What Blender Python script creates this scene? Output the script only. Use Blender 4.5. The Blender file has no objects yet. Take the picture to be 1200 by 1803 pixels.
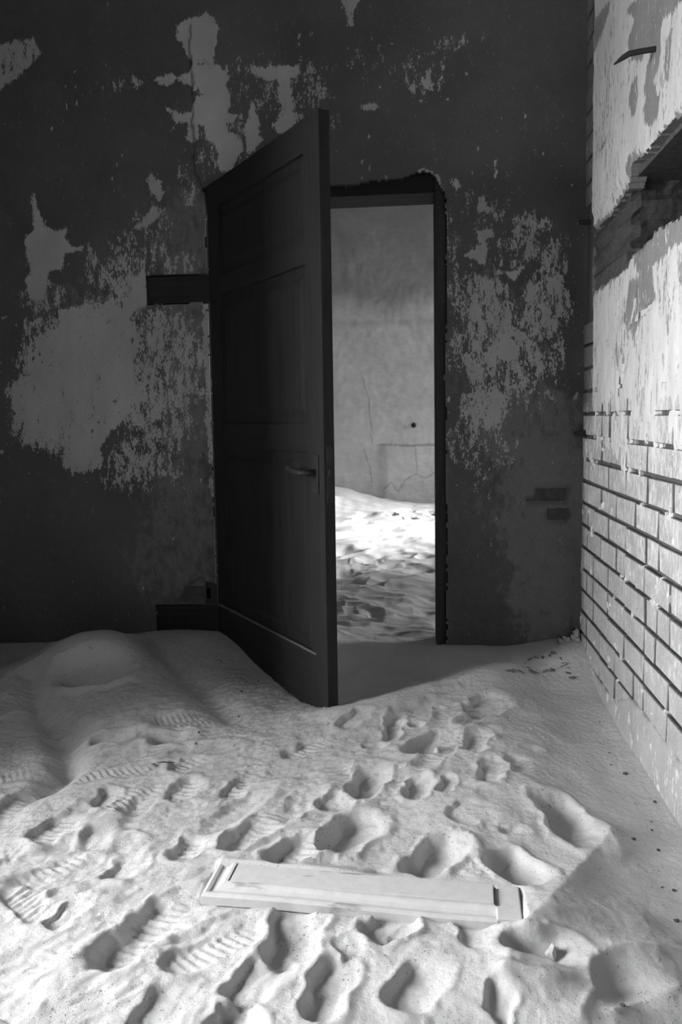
import bpy, bmesh, math, random
import numpy as np
from mathutils import Vector, Matrix

random.seed(7)
rng = np.random.default_rng(11)
sc = bpy.context.scene
COL = sc.collection
PI = math.pi
RAD = math.radians

# ------------------------------------------------------------------ camera
FPX, CX, CY = 1340.0, 600.0, 846.5
YAW, PITCH, ROLL = RAD(5.9), RAD(4.76), RAD(-0.85)
EYE = np.array([0.0, 0.0, 1.05])
cam_rot = Matrix.Rotation(YAW, 3, 'Z') @ Matrix.Rotation(PI / 2 - PITCH, 3, 'X') @ Matrix.Rotation(ROLL, 3, 'Z')
cd = bpy.data.cameras.new('camera')
cd.sensor_width = 36.0
cd.lens = FPX / 1803.0 * 36.0
cd.shift_y = -(901.5 - CY) / 1803.0
cd.clip_start = 0.02
cam = bpy.data.objects.new('camera', cd)
cam.matrix_world = Matrix.Translation(Vector(EYE)) @ cam_rot.to_4x4()
COL.objects.link(cam)
sc.camera = cam
RM = np.array(cam_rot)

# ------------------------------------------------------------------ world, sun, window portals, exposure
YB, XR = 3.29, 0.682            # back wall face, right wall face
XL, YREAR, CEIL = -2.08, -1.6, 3.25
YFAR = 7.6
FXL, FXR = -2.6, 6.0            # far room
WIN1 = (0.38, 1.34, 0.45, 2.30)   # main room window in the left wall: y0 y1 z0 z1
WIN2 = (5.45, 7.15, 1.75, 2.85)    # far room window in the right wall

w = bpy.data.worlds.new('sky'); sc.world = w; w.use_nodes = True
wn = w.node_tree.nodes; wl = w.node_tree.links
bg = wn['Background']
tc = wn.new('ShaderNodeTexCoord'); sx = wn.new('ShaderNodeSeparateXYZ'); mr = wn.new('ShaderNodeMapRange')
mr.inputs['From Min'].default_value = 0.0; mr.inputs['From Max'].default_value = 0.9
mr.inputs['To Min'].default_value = 1.15; mr.inputs['To Max'].default_value = 0.85
wl.new(tc.outputs['Generated'], sx.inputs[0]); wl.new(sx.outputs['Z'], mr.inputs['Value'])
wl.new(mr.outputs[0], bg.inputs['Color'])
bg.inputs['Strength'].default_value = 42.0

sd = bpy.data.lights.new('sun', 'SUN'); sd.energy = 16.0; sd.angle = RAD(11)
sun = bpy.data.objects.new('sun', sd); COL.objects.link(sun)
sdir = Vector((-math.cos(RAD(18)), 0.0, -math.sin(RAD(18))))
sun.rotation_euler = sdir.to_track_quat('-Z', 'Y').to_euler()
sun.location = (6, 6, 5)

def portal(name, x, win, facing):
    ld = bpy.data.lights.new(name, 'AREA'); ld.shape = 'RECTANGLE'
    ld.size = win[3] - win[2]; ld.size_y = win[1] - win[0]
    ld.cycles.is_portal = True
    o = bpy.data.objects.new(name, ld); COL.objects.link(o)
    o.location = (x, (win[0] + win[1]) / 2, (win[2] + win[3]) / 2)
    o.rotation_euler = (0, -PI / 2 if facing > 0 else PI / 2, 0)
portal('window_daylight', XL - 0.90, WIN1, 1)
portal('far_window_daylight', FXR + 0.55, WIN2, -1)

vs = sc.view_settings
vs.view_transform = 'Standard'; vs.look = 'None'; vs.exposure = 0.6; vs.gamma = 1.0
vs.use_curve_mapping = False

# ------------------------------------------------------------------ helpers
def ray(px, py):
    return RM @ np.array([(px - CX) / FPX, -(py - CY) / FPX, -1.0])
def on(px, py, ax, v):
    """point of the line of sight of a photo pixel on the plane axis=v"""
    d = ray(px, py); return EYE + d * ((v - EYE[ax]) / d[ax])
def back(px, py): p = on(px, py, 1, YB); return (p[0], p[2])
def right(px, py): p = on(px, py, 0, XR); return (p[1], p[2])
def ground(px, py, z=0.03): p = on(px, py, 2, z); return (p[0], p[1])
def far(px, py): p = on(px, py, 1, YFAR); return (p[0], p[2])

def _hash(ix, iy, s):
    h = (ix.astype(np.int64) * 374761393 + iy.astype(np.int64) * 668265263 + s * 974634543) & 0xffffffff
    h = ((h ^ (h >> 13)) * 1274126177) & 0xffffffff
    return ((h ^ (h >> 16)) & 0xffff) / 65535.0
def vnoise(x, y, s=0):
    ix = np.floor(x); iy = np.floor(y); fx = x - ix; fy = y - iy
    ux = fx * fx * fx * (fx * (fx * 6 - 15) + 10); uy = fy * fy * fy * (fy * (fy * 6 - 15) + 10)
    def g(a, b):
        t = _hash(a, b, s) * 2 * PI
        return np.cos(t), np.sin(t)
    r = 0
    out = []
    for dx in (0, 1):
        for dy in (0, 1):
            c, sn = g(ix + dx, iy + dy)
            out.append(c * (fx - dx) + sn * (fy - dy))
    a = out[0] * (1 - uy) + out[1] * uy; b = out[2] * (1 - uy) + out[3] * uy
    return (a * (1 - ux) + b * ux) * 1.4          # about -1..1
def fbm(x, y, s=0, o=4):
    r = 0; a = 1.0
    for k in range(o):
        r = r + a * vnoise(x, y, s + k * 17); x = x * 2.03; y = y * 2.03; a *= 0.5
    return r
def sstep(a, b, x):
    t = np.clip((x - a) / (b - a), 0, 1); return t * t * (3 - 2 * t)

def poly_sdf(P, x, y):
    """signed distance to polygon (negative inside), vectorised"""
    P = np.asarray(P, float); n = len(P)
    d = np.full(x.shape, 1e9); ins = np.zeros(x.shape, bool)
    for i in range(n):
        ax, ay = P[i]; bx, by = P[(i + 1) % n]
        ex, ey = bx - ax, by - ay
        t = np.clip(((x - ax) * ex + (y - ay) * ey) / max(ex * ex + ey * ey, 1e-12), 0, 1)
        d = np.minimum(d, (x - ax - t * ex) ** 2 + (y - ay - t * ey) ** 2)
        c = ((ay > y) != (by > y))
        with np.errstate(divide='ignore', invalid='ignore'):
            xi = ax + (y - ay) * ex / (ey if abs(ey) > 1e-12 else 1e-12)
        ins ^= (c & (x < xi))
    d = np.sqrt(d)
    return np.where(ins, -d, d)

def line_dist(P, x, y):
    P = np.asarray(P, float); d = np.full(x.shape, 1e9)
    for i in range(len(P) - 1):
        ax, ay = P[i]; ex, ey = P[i + 1] - P[i]
        t = np.clip(((x - ax) * ex + (y - ay) * ey) / max(ex * ex + ey * ey, 1e-12), 0, 1)
        d = np.minimum(d, (x - ax - t * ex) ** 2 + (y - ay - t * ey) ** 2)
    return np.sqrt(d)

def np_mesh(name, V, Fq, attrs=None, smooth=True):
    me = bpy.data.meshes.new(name)
    V = np.ascontiguousarray(V, dtype=np.float32); Fq = np.ascontiguousarray(Fq, dtype=np.int32)
    me.vertices.add(len(V)); me.vertices.foreach_set('co', V.ravel())
    me.loops.add(Fq.size); me.loops.foreach_set('vertex_index', Fq.ravel())
    me.polygons.add(len(Fq))
    me.polygons.foreach_set('loop_start', np.arange(0, Fq.size, 4, dtype=np.int32))
    me.polygons.foreach_set('loop_total', np.full(len(Fq), 4, dtype=np.int32))
    me.polygons.foreach_set('use_smooth', np.full(len(Fq), smooth))
    for k, a in (attrs or {}).items():
        at = me.attributes.new(k, 'FLOAT', 'POINT'); at.data.foreach_set('value', np.ascontiguousarray(a, dtype=np.float32))
    me.update(calc_edges=True); me.validate()
    return me

def grid_quads(nu, nv, keep=None, flip=False):
    i = np.arange(nu * nv).reshape(nu, nv)
    q = np.stack([i[:-1, :-1], i[1:, :-1], i[1:, 1:], i[:-1, 1:]], -1)
    if flip: q = q[..., ::-1]
    return q.reshape(-1, 4) if keep is None else q[keep]

def rim_sides(keep, nu, nv, offset, front=0):
    """quads that close the broken edge of a grid with holes; vertices v+offset are the backs"""
    i = np.arange(nu * nv).reshape(nu, nv); out = []
    a = keep[:-1, :]; b = keep[1:, :]
    for ku, kv in zip(*np.nonzero(a != b)):
        p, q = i[ku + 1, kv], i[ku + 1, kv + 1]
        out.append((p + front, q + front, q + offset, p + offset) if keep[ku, kv] else (q + front, p + front, p + offset, q + offset))
    a = keep[:, :-1]; b = keep[:, 1:]
    for ku, kv in zip(*np.nonzero(a != b)):
        p, q = i[ku, kv + 1], i[ku + 1, kv + 1]
        out.append((q + front, p + front, p + offset, q + offset) if keep[ku, kv] else (p + front, q + front, q + offset, p + offset))
    return np.array(out, dtype=np.int32).reshape(-1, 4)

def link(name, me, mat=None, parent=None):
    o = bpy.data.objects.new(name, me); COL.objects.link(o)
    if mat and not me.materials: me.materials.append(mat)
    if parent: o.parent = parent
    return o
def struct(o): o['kind'] = 'structure'; return o
def tag(o, label, cat, group=None):
    o['label'] = label; o['category'] = cat
    if group: o['group'] = group
    return o
def empty(name, loc=(0, 0, 0), rz=0.0):
    o = bpy.data.objects.new(name, None); COL.objects.link(o)
    o.location = loc; o.rotation_euler = (0, 0, rz); o.empty_display_size = 0.05
    return o
def box_bm(bm, x0, x1, y0, y1, z0, z1, bev=0.0):
    vs_ = [bm.verts.new(p) for p in ((x0, y0, z0), (x1, y0, z0), (x1, y1, z0), (x0, y1, z0), (x0, y0, z1), (x1, y0, z1), (x1, y1, z1), (x0, y1, z1))]
    fs = [bm.faces.new([vs_[k] for k in f]) for f in ((0, 3, 2, 1), (4, 5, 6, 7), (0, 1, 5, 4), (1, 2, 6, 5), (2, 3, 7, 6), (3, 0, 4, 7))]
    if bev > 0:
        es = list({e for f in fs for e in f.edges})
        bmesh.ops.bevel(bm, geom=es, offset=bev, segments=2, affect='EDGES', profile=0.6)
    return vs_
def bm_mesh(bm, name, smooth=False):
    me = bpy.data.meshes.new(name)
    bmesh.ops.recalc_face_normals(bm, faces=bm.faces)
    bm.to_mesh(me); bm.free()
    if smooth:
        me.polygons.foreach_set('use_smooth', np.full(len(me.polygons), True))
    return me
def box(name, b, mat, parent=None, bev=0.0):
    bm = bmesh.new(); box_bm(bm, *b, bev=bev)
    return link(name, bm_mesh(bm, name), mat, parent)

# ------------------------------------------------------------------ materials
def new_mat(name):
    m = bpy.data.materials.new(name); m.use_nodes = True
    nt = m.node_tree; b = nt.nodes['Principled BSDF']
    b.inputs['Roughness'].default_value = 0.9
    b.inputs['Specular IOR Level'].default_value = 0.15
    return m, nt, b
class NT:
    def __init__(s, nt): s.nt = nt; s.g = nt.nodes.new('ShaderNodeNewGeometry').outputs['Position']
    def n(s, t, **kw):
        o = s.nt.nodes.new(t)
        for k, v in kw.items(): setattr(o, k, v)
        return o
    def put(s, sock, v):
        if isinstance(v, bpy.types.NodeSocket): s.nt.links.new(v, sock)
        else: sock.default_value = v
    def vec(s, scale, src=None):
        o = s.n('ShaderNodeVectorMath', operation='MULTIPLY'); s.put(o.inputs[0], src or s.g); o.inputs[1].default_value = scale
        return o.outputs[0]
    def noise(s, scale, detail=4, rough=0.55, vec=None, src=None):
        o = s.n('ShaderNodeTexNoise'); o.inputs['Scale'].default_value = 1.0 if vec else scale
        o.inputs['Detail'].default_value = detail; o.inputs['Roughness'].default_value = rough
        s.put(o.inputs['Vector'], s.vec(vec, src) if vec else (src or s.g)); return o.outputs['Fac']
    def m(s, op, a, b=0.0, c=0.0, clamp=False):
        o = s.n('ShaderNodeMath', operation=op); o.use_clamp = clamp
        s.put(o.inputs[0], a); s.put(o.inputs[1], b)
        if op == 'MULTIPLY_ADD': s.put(o.inputs[2], c)
        return o.outputs[0]
    def rng(s, v, a, b, c=0.0, d=1.0, smooth=False):
        o = s.n('ShaderNodeMapRange'); o.clamp = True
        if smooth: o.interpolation_type = 'SMOOTHSTEP'
        s.put(o.inputs['Value'], v); s.put(o.inputs['From Min'], a); s.put(o.inputs['From Max'], b)
        s.put(o.inputs['To Min'], c); s.put(o.inputs['To Max'], d); return o.outputs[0]
    def mix(s, f, a, b):
        o = s.n('ShaderNodeMix', data_type='FLOAT'); s.put(o.inputs[0], f); s.put(o.inputs[2], a); s.put(o.inputs[3], b); return o.outputs[0]
    def attr(s, name):
        o = s.n('ShaderNodeAttribute', attribute_name=name); return o.outputs['Fac']
    def bump(s, h, strength, dist, bsdf):
        o = s.n('ShaderNodeBump'); s.put(o.inputs['Height'], h); o.inputs['Strength'].default_value = strength; o.inputs['Distance'].default_value = dist
        s.nt.links.new(o.outputs[0], bsdf.inputs['Normal'])
    def col(s, v, bsdf): s.nt.links.new(v, bsdf.inputs['Base Color'])

def simple(name, a, b, vec=(30, 30, 30), bump=0.2, dist=0.002, rough=0.9):
    m, nt, bs = new_mat(name); t = NT(nt)
    f = t.noise(1, 5, 0.6, vec=vec)
    t.col(t.rng(f, 0.3, 0.7, a, b), bs); t.bump(f, bump, dist, bs); bs.inputs['Roughness'].default_value = rough
    return m

def paint_wall_mat():
    """dark wall paint flaking off over whitewash; 'white' / 'bare' give how much of the paint is gone at a place"""
    m, nt, bs = new_mat('flaking_dark_paint'); t = NT(nt)
    streak = t.noise(1, 6, 0.62, vec=(46, 46, 17))
    fine = t.noise(1, 4, 0.65, vec=(170, 170, 75))
    nz = t.m('ADD', t.m('MULTIPLY', streak, 0.52), t.m('MULTIPLY', fine, 0.48))
    nz = t.rng(nz, 0.36, 0.64)
    wa = t.attr('white')
    mask = t.rng(t.m('SUBTRACT', wa, nz), -0.06, 0.06, smooth=True)
    big = t.noise(3.0, 5, 0.6)
    dark = t.rng(big, 0.3, 0.7, 0.10, 0.14)
    grain = t.noise(1, 3, 0.6, vec=(210, 210, 210))
    dark = t.m('MULTIPLY', dark, t.rng(grain, 0.25, 0.75, 0.8, 1.2))
    bare = t.rng(t.m('SUBTRACT', t.attr('bare'), t.rng(t.noise(1, 6, 0.7, vec=(30, 30, 18)), 0.3, 0.7)), -0.35, 0.35, smooth=True)
    dark = t.mix(bare, dark, t.rng(grain, 0.25, 0.75, 0.15, 0.25))
    wh = t.rng(t.noise(1, 5, 0.6, vec=(9, 9, 4)), 0.3, 0.7, 0.43, 0.55)
    wh = t.m('MULTIPLY', wh, t.rng(grain, 0.2, 0.8, 0.9, 1.1))
    c = t.mix(mask, dark, wh)
    c = t.mix(t.attr('crack'), c, 0.03)
    t.col(c, bs)
    h = t.m('ADD', t.m('MULTIPLY', mask, -0.6), t.m('ADD', t.m('MULTIPLY', grain, 0.35), t.m('MULTIPLY', t.noise(60, 4), 0.5)))
    t.bump(h, 0.5, 0.003, bs)
    return m

def whitewash_mat(name, brick=False):
    m, nt, bs = new_mat(name); t = NT(nt)
    drip = t.noise(1, 6, 0.62, vec=(70, 70, 22) if brick else (60, 60, 12))
    fine = t.noise(1, 4, 0.65, vec=(170, 170, 60))
    nz = t.rng(t.m('ADD', t.m('MULTIPLY', drip, 0.62), t.m('MULTIPLY', fine, 0.38)), 0.36, 0.64)
    if brick:
        sep = t.n('ShaderNodeSeparateXYZ'); nt.links.new(t.g, sep.inputs[0])
        wa = t.rng(sep.outputs['Z'], 0.45, 1.35, 0.16, 0.92)
        cn = t.rng(sep.outputs['Y'], YB - 0.21, YB - 0.16, 1.0, 0.0)
        hi = t.rng(sep.outputs['Z'], 0.95, 1.1)
        cn = t.m('MAXIMUM', cn, t.m('SUBTRACT', 1.0, hi))
        wa = t.m('MULTIPLY', wa, cn)
        wa = t.m('ADD', wa, t.m('MULTIPLY', t.m('SUBTRACT', t.noise(4.0, 3), 0.5), 0.9))
        pt = t.m('MULTIPLY', hi, t.m('SUBTRACT', 1.0, cn))
    else:
        wa = t.attr('white'); pt = t.attr('dark')
    sf = 0.32 if brick else 0.12
    mask = t.rng(t.m('SUBTRACT', wa, nz), -sf, sf, smooth=True)
    grain = t.noise(1, 3, 0.7, vec=(260, 260, 260))
    bare = t.m('MULTIPLY', t.rng(t.noise(8, 5, 0.6), 0.3, 0.7, 0.34, 0.46), t.rng(grain, 0.25, 0.75, 0.72, 1.25))
    bare = t.mix(pt, bare, t.rng(grain, 0.2, 0.8, 0.11, 0.17) if brick else t.rng(grain, 0.2, 0.8, 0.06, 0.10))
    wh = t.rng(t.noise(1, 5, 0.6, vec=(14, 14, 5)), 0.3, 0.7, 0.60, 0.76)
    c = t.mix(mask, bare, wh)
    if not brick: c = t.mix(t.attr('crack'), c, 0.06)
    t.col(c, bs)
    h = t.m('ADD', t.m('MULTIPLY', mask, 0.6), t.m('ADD', t.m('MULTIPLY', grain, 0.5), t.m('MULTIPLY', t.noise(70, 4), 0.7)))
    t.bump(h, 0.6, 0.004, bs)
    return m

def sand_mat():
    m, nt, bs = new_mat('desert_sand'); t = NT(nt)
    g1 = t.noise(1, 3, 0.75, vec=(520, 520, 520)); g2 = t.noise(1, 6, 0.7, vec=(110, 110, 110))
    big = t.noise(5, 4)
    c = t.rng(big, 0.3, 0.7, 0.58, 0.66)
    c = t.m('MULTIPLY', c, t.rng(g1, 0.25, 0.75, 0.86, 1.12))
    sp = t.m('ADD', t.noise(1, 2, 0.5, vec=(190, 190, 190)), t.m('MULTIPLY', t.noise(1, 3, 0.6, vec=(7, 7, 7)), 0.35))
    c = t.m('MULTIPLY', c, t.rng(sp, 0.855, 0.89, 1.0, 0.4))
    t.col(c, bs)
    t.bump(t.m('ADD', t.m('MULTIPLY', g1, 0.45), g2), 0.9, 0.004, bs)
    bs.inputs['Roughness'].default_value = 1.0
    return m

def wood_mat(name, a, b, axis=(3, 60, 60), bump=0.4, rough=0.75):
    m, nt, bs = new_mat(name); t = NT(nt)
    tcn = t.n('ShaderNodeTexCoord').outputs['Object']
    f = t.noise(1, 6, 0.65, vec=axis, src=tcn); g = t.noise(1, 3, 0.6, vec=(150, 150, 150), src=tcn)
    c = t.m('MULTIPLY', t.rng(f, 0.3, 0.7, a, b), t.rng(g, 0.3, 0.7, 0.8, 1.2))
    t.col(c, bs); t.bump(f, bump, 0.003, bs); bs.inputs['Roughness'].default_value = rough
    return m

def far_wall_mat():
    m, nt, bs = new_mat('pale_stained_plaster'); t = NT(nt)
    f = t.noise(1, 6, 0.6, vec=(1.6, 1.6, 3.0)); g = t.noise(1, 4, 0.6, vec=(14, 14, 30))
    c = t.rng(f, 0.25, 0.75, 0.46, 0.64)
    c = t.m('MULTIPLY', c, t.m('SUBTRACT', 1.0, t.m('MULTIPLY', t.attr('top_shade'), 0.45)))
    c = t.m('MULTIPLY', c, t.rng(g, 0.3, 0.7, 0.93, 1.05))
    c = t.m('MULTIPLY', c, t.m('SUBTRACT', 1.0, t.m('MULTIPLY', t.attr('stain'), 0.3)))
    c = t.mix(t.attr('crack'), c, 0.12)
    t.col(c, bs); t.bump(t.m('ADD', g, t.noise(50, 4)), 0.3, 0.004, bs)
    return m

M_PAINT = paint_wall_mat(); M_WASH = whitewash_mat('whitewash_plaster'); M_BRICK = whitewash_mat('whitewashed_brick', True)
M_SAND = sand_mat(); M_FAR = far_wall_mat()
M_PLASTER = simple('grey_plaster', 0.16, 0.24, (6, 6, 6), 0.3, 0.004)
M_DOOR = wood_mat('black_stained_wood', 0.020, 0.032, (40, 40, 3))
M_DOOR_H = wood_mat('black_stained_rail_wood', 0.020, 0.032, (3, 40, 40))
M_DOOR_EDGE = wood_mat('pale_bead_wood', 0.10, 0.2, (4, 60, 60))
M_FRAME = wood_mat('dark_frame_wood', 0.035, 0.06, (40, 40, 3))
M_TIMBER = wood_mat('weathered_timber', 0.045, 0.11, (60, 3, 30), 0.7)
M_BLOCK = wood_mat('dark_block_wood', 0.018, 0.045, (4, 40, 40), 0.6)
M_IRON = simple('rusted_iron', 0.02, 0.05, (90, 90, 90), 0.4, 0.001, 0.6)
M_OLDIRON = simple('dull_iron', 0.022, 0.04, (90, 90, 90), 0.3, 0.001, 0.5)
def board_mat():
    m, nt, bs = new_mat('sand_dusted_paint'); t = NT(nt)
    ob = t.n('ShaderNodeTexCoord').outputs['Object']
    c = t.rng(t.noise(1, 5, 0.6, vec=(40, 40, 40), src=ob), 0.3, 0.7, 0.54, 0.62)
    worn = t.rng(t.noise(1, 5, 0.55, vec=(5, 26, 10), src=ob), 0.60, 0.66, 0.0, 0.75, smooth=True)
    t.col(t.mix(worn, c, 0.24), bs); t.bump(t.noise(1, 4, 0.6, vec=(120, 120, 120), src=ob), 0.3, 0.0015, bs)
    return m
M_BOARD = board_mat()
M_GROOVE = simple('dark_groove', 0.03, 0.06)
M_MORTAR = simple('sooty_brick_edge', 0.09, 0.18, (60, 60, 60), 0.4, 0.002)
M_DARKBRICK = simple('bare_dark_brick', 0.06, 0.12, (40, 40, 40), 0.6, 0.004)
M_PEB = simple('dark_stone', 0.05, 0.12, (120, 120, 120), 0.4, 0.002)
M_PEBL = simple('pale_stone', 0.35, 0.55, (120, 120, 120), 0.4, 0.002)
M_CHUNK = simple('plaster_rubble', 0.35, 0.6, (60, 60, 60), 0.5, 0.003)
M_FLAKE = simple('dark_paint_flake', 0.10, 0.3, (60, 60, 60), 0.5, 0.002)
M_TWIG = simple('dry_twig', 0.04, 0.09, (60, 60, 60), 0.4, 0.001)

# ------------------------------------------------------------------ floor of drifted sand
xs = np.concatenate([np.arange(-3.1, -1.95, 0.05), np.arange(-1.95, 0.78, 0.0034), np.arange(0.80, 6.4, 0.08)])
ys = np.concatenate([np.arange(-1.9, 0.95, 0.06), np.arange(0.95, 3.62, 0.0038), np.arange(3.63, 5.4, 0.011), np.arange(5.4, 7.75, 0.02)])
GX, GY = np.meshgrid(xs, ys, indexing='ij')
def gauss(cx, cy, rx, ry=None, a=0.0):
    ry = ry or rx; c, s = math.cos(a), math.sin(a)
    u = (GX - cx) * c + (GY - cy) * s; v = -(GX - cx) * s + (GY - cy) * c
    return np.exp(-(u / rx) ** 2 - (v / ry) ** 2)
def base_height():
    Z = np.full(GX.shape, 0.03)
    t = sstep(2.6, 3.3, GY); Z += 0.02 * t
    Z += 0.045 * gauss(0.66, 3.3, 0.2, 0.18)                              # piled into the corner
    wall = sstep(0.20, 0.66, GX) * (1 - sstep(2.9, 3.2, GY)) * (GX < 1.2)
    Z -= 0.065 * wall
    Z += 0.055 * gauss(-0.95, 3.25, 0.35, 0.25)
    Z += 0.17 * gauss(-1.32, 2.86, 0.30, 0.27) + 0.06 * gauss(-1.0, 2.55, 0.30, 0.3)   # dune left of the door
    Z += 0.06 * gauss(-1.7, 2.35, 0.3, 0.3) - 0.05 * gauss(-1.9, 3.1, 0.35, 0.3)
    Z += 0.012 * fbm(GX * 2.6, GY * 2.6, 3, 3)
    # far room: drift rising towards its back wall, heaped on the left
    f = sstep(3.7, 7.5, GY)
    Z = Z * (1 - sstep(3.5, 4.2, GY)) + (0.045 + 0.02 * fbm(GX * 1.7, GY * 1.7, 9, 3)) * sstep(3.5, 4.2, GY)
    Z -= 0.10 * sstep(3.2, 4.0, GY) * (1 - sstep(4.4, 6.6, GY))                      # drops behind the threshold
    Z -= 0.05 * gauss(-0.24, 3.0, 0.36, 0.20, 1.1)
    Z += 0.030 * np.exp(-(line_dist(np.array([(-0.27, 2.50), (-0.05, 2.66), (0.12, 2.86), (0.35, 3.0)]), GX, GY) / 0.10) ** 2)
    Z += 0.115 * f
    Z += 0.22 * np.exp(-((GX + 1.05) / 0.62) ** 2) * sstep(6.7, 7.6, GY) + 0.1 * sstep(-0.7, -2.2, GX) * sstep(4.5, 7.6, GY)
    return Z
Z = base_height()

def win(cx, cy, r):
    i0, i1 = np.searchsorted(xs, [cx - r, cx + r]); j0, j1 = np.searchsorted(ys, [cy - r, cy + r])
    return slice(max(i0, 0), i1), slice(max(j0, 0), j1)
def footprint(cx, cy, ang, L, W, depth, rim=0.2, tread=0, heel=0.35, soft=0.3, seed=0, rough=1.0, lean=0.8):
    """a shoe pressed into loose sand: steep-sided bowl deepest at the heel, pushed-up rim, tread bars in the sole"""
    sl = win(cx, cy, L * 1.4); x = GX[sl]; y = GY[sl]
    if x.size == 0: return
    c, s = math.cos(ang), math.sin(ang)
    wx = 0.008 * rough * vnoise(x * 22, y * 22, seed + 50); wy = 0.008 * rough * vnoise(x * 22, y * 22, seed + 90)
    u = ((x - cx + wx) * c + (y - cy + wy) * s) / (L / 2); v = (-(x - cx + wx) * s + (y - cy + wy) * c) / (W / 2)
    waist = 1 - 0.22 * np.exp(-((u + 0.15) / 0.35) ** 2)
    d = (np.abs(u) ** 2.4 + np.abs(v / waist) ** 2.4) ** (1 / 2.4)
    prof = 1 - sstep(1 - soft, 1.06, d)
    side = np.clip((x - cx) / (abs(c) * L / 2 + abs(s) * W / 2), -1.2, 1.2)      # the foot pushed off towards one side
    lo_ = 1 - sstep(1 - soft, 1.06, d); hi_ = 1 - sstep(0.25, 1.15, d)
    k_ = sstep(-0.5, 0.7, side) * lean
    prof = lo_ * (1 - k_) + hi_ * k_
    dep = depth * (1 + heel * -u) * (1 - 0.45 * lean * side)
    h = -prof * dep
    h += depth * rim * np.exp(-((d - 1.20) / 0.17) ** 2) * (0.75 + 0.35 * vnoise(x * 9, y * 9, seed + 7))
    if tread:
        bu = (x - cx) * c + (y - cy) * s; bv = -(x - cx) * s + (y - cy) * c
        bars = np.sin((bu + 0.3 * bv) * 2 * PI / 0.019) + 0.35 * vnoise(x * 60, y * 60, seed + 3)
        h += prof * 0.0014 * np.clip(bars * 2.2, -1, 1) * (1 - sstep(0.75, 0.95, d))
    # trodden floor of the print: partly flattened
    k = prof * 0.7
    m = Z[sl]; flat = m[prof > 0.8].mean() if (prof > 0.8).any() else 0
    Z[sl] = m * (1 - k) + (flat if flat else m) * k + h
def pp(a, b, W, depth, tread=0, z=0.03, k=1.1, **kw):
    p = np.array(ground(*a, z)); q = np.array(ground(*b, z)); c = (p + q) / 2; e = q - p
    footprint(c[0], c[1], math.atan2(e[1], e[0]), max(np.hypot(*e) * k, 0.06), W, depth, tread=tread, seed=int(a[0] + 3 * a[1]), **kw)

def sand_z(x, y):
    i = min(max(np.searchsorted(xs, x) - 1, 0), len(xs) - 2); j = min(max(np.searchsorted(ys, y) - 1, 0), len(ys) - 2)
    fx = (x - xs[i]) / (xs[i + 1] - xs[i]); fy = (y - ys[j]) / (ys[j + 1] - ys[j])
    return float((Z[i, j] * (1 - fx) + Z[i + 1, j] * fx) * (1 - fy) + (Z[i, j + 1] * (1 - fx) + Z[i + 1, j + 1] * fx) * fy)
def on_sand(px, py):
    z = 0.04
    for _ in range(12):
        x, y = ground(px, py, z); z = 0.5 * z + 0.5 * sand_z(x, y)
    return x, y, sand_z(x, y)
# old, half blown-in tracks all over the trodden part
for i in range(70):
    x, y = rng.uniform(-1.5, 0.25), rng.uniform(1.0, 2.75)
    if x > 0.05 + 0.15 * (y - 1) or (x < -0.75 and y > 2.45): continue
    footprint(x, y, rng.uniform(0.2, 1.4) + (PI if rng.random() < .4 else 0), rng.uniform(.2, .28), rng.uniform(.08, .12), rng.uniform(.004, .011), rim=0.45, tread=int(rng.random() < 0.3), soft=0.6, seed=i * 13)
for i in range(26):                                        # tracks in the far room
    x, y = rng.uniform(-1.3, 0.6), rng.uniform(3.6, 7.0)
    footprint(x, y, rng.uniform(0.6, 2.4), rng.uniform(.2, .32), rng.uniform(.10, .17), rng.uniform(.010, .024), rim=0.3, soft=0.95, seed=i * 7 + 3, rough=1.5, lean=0.2)
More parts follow.
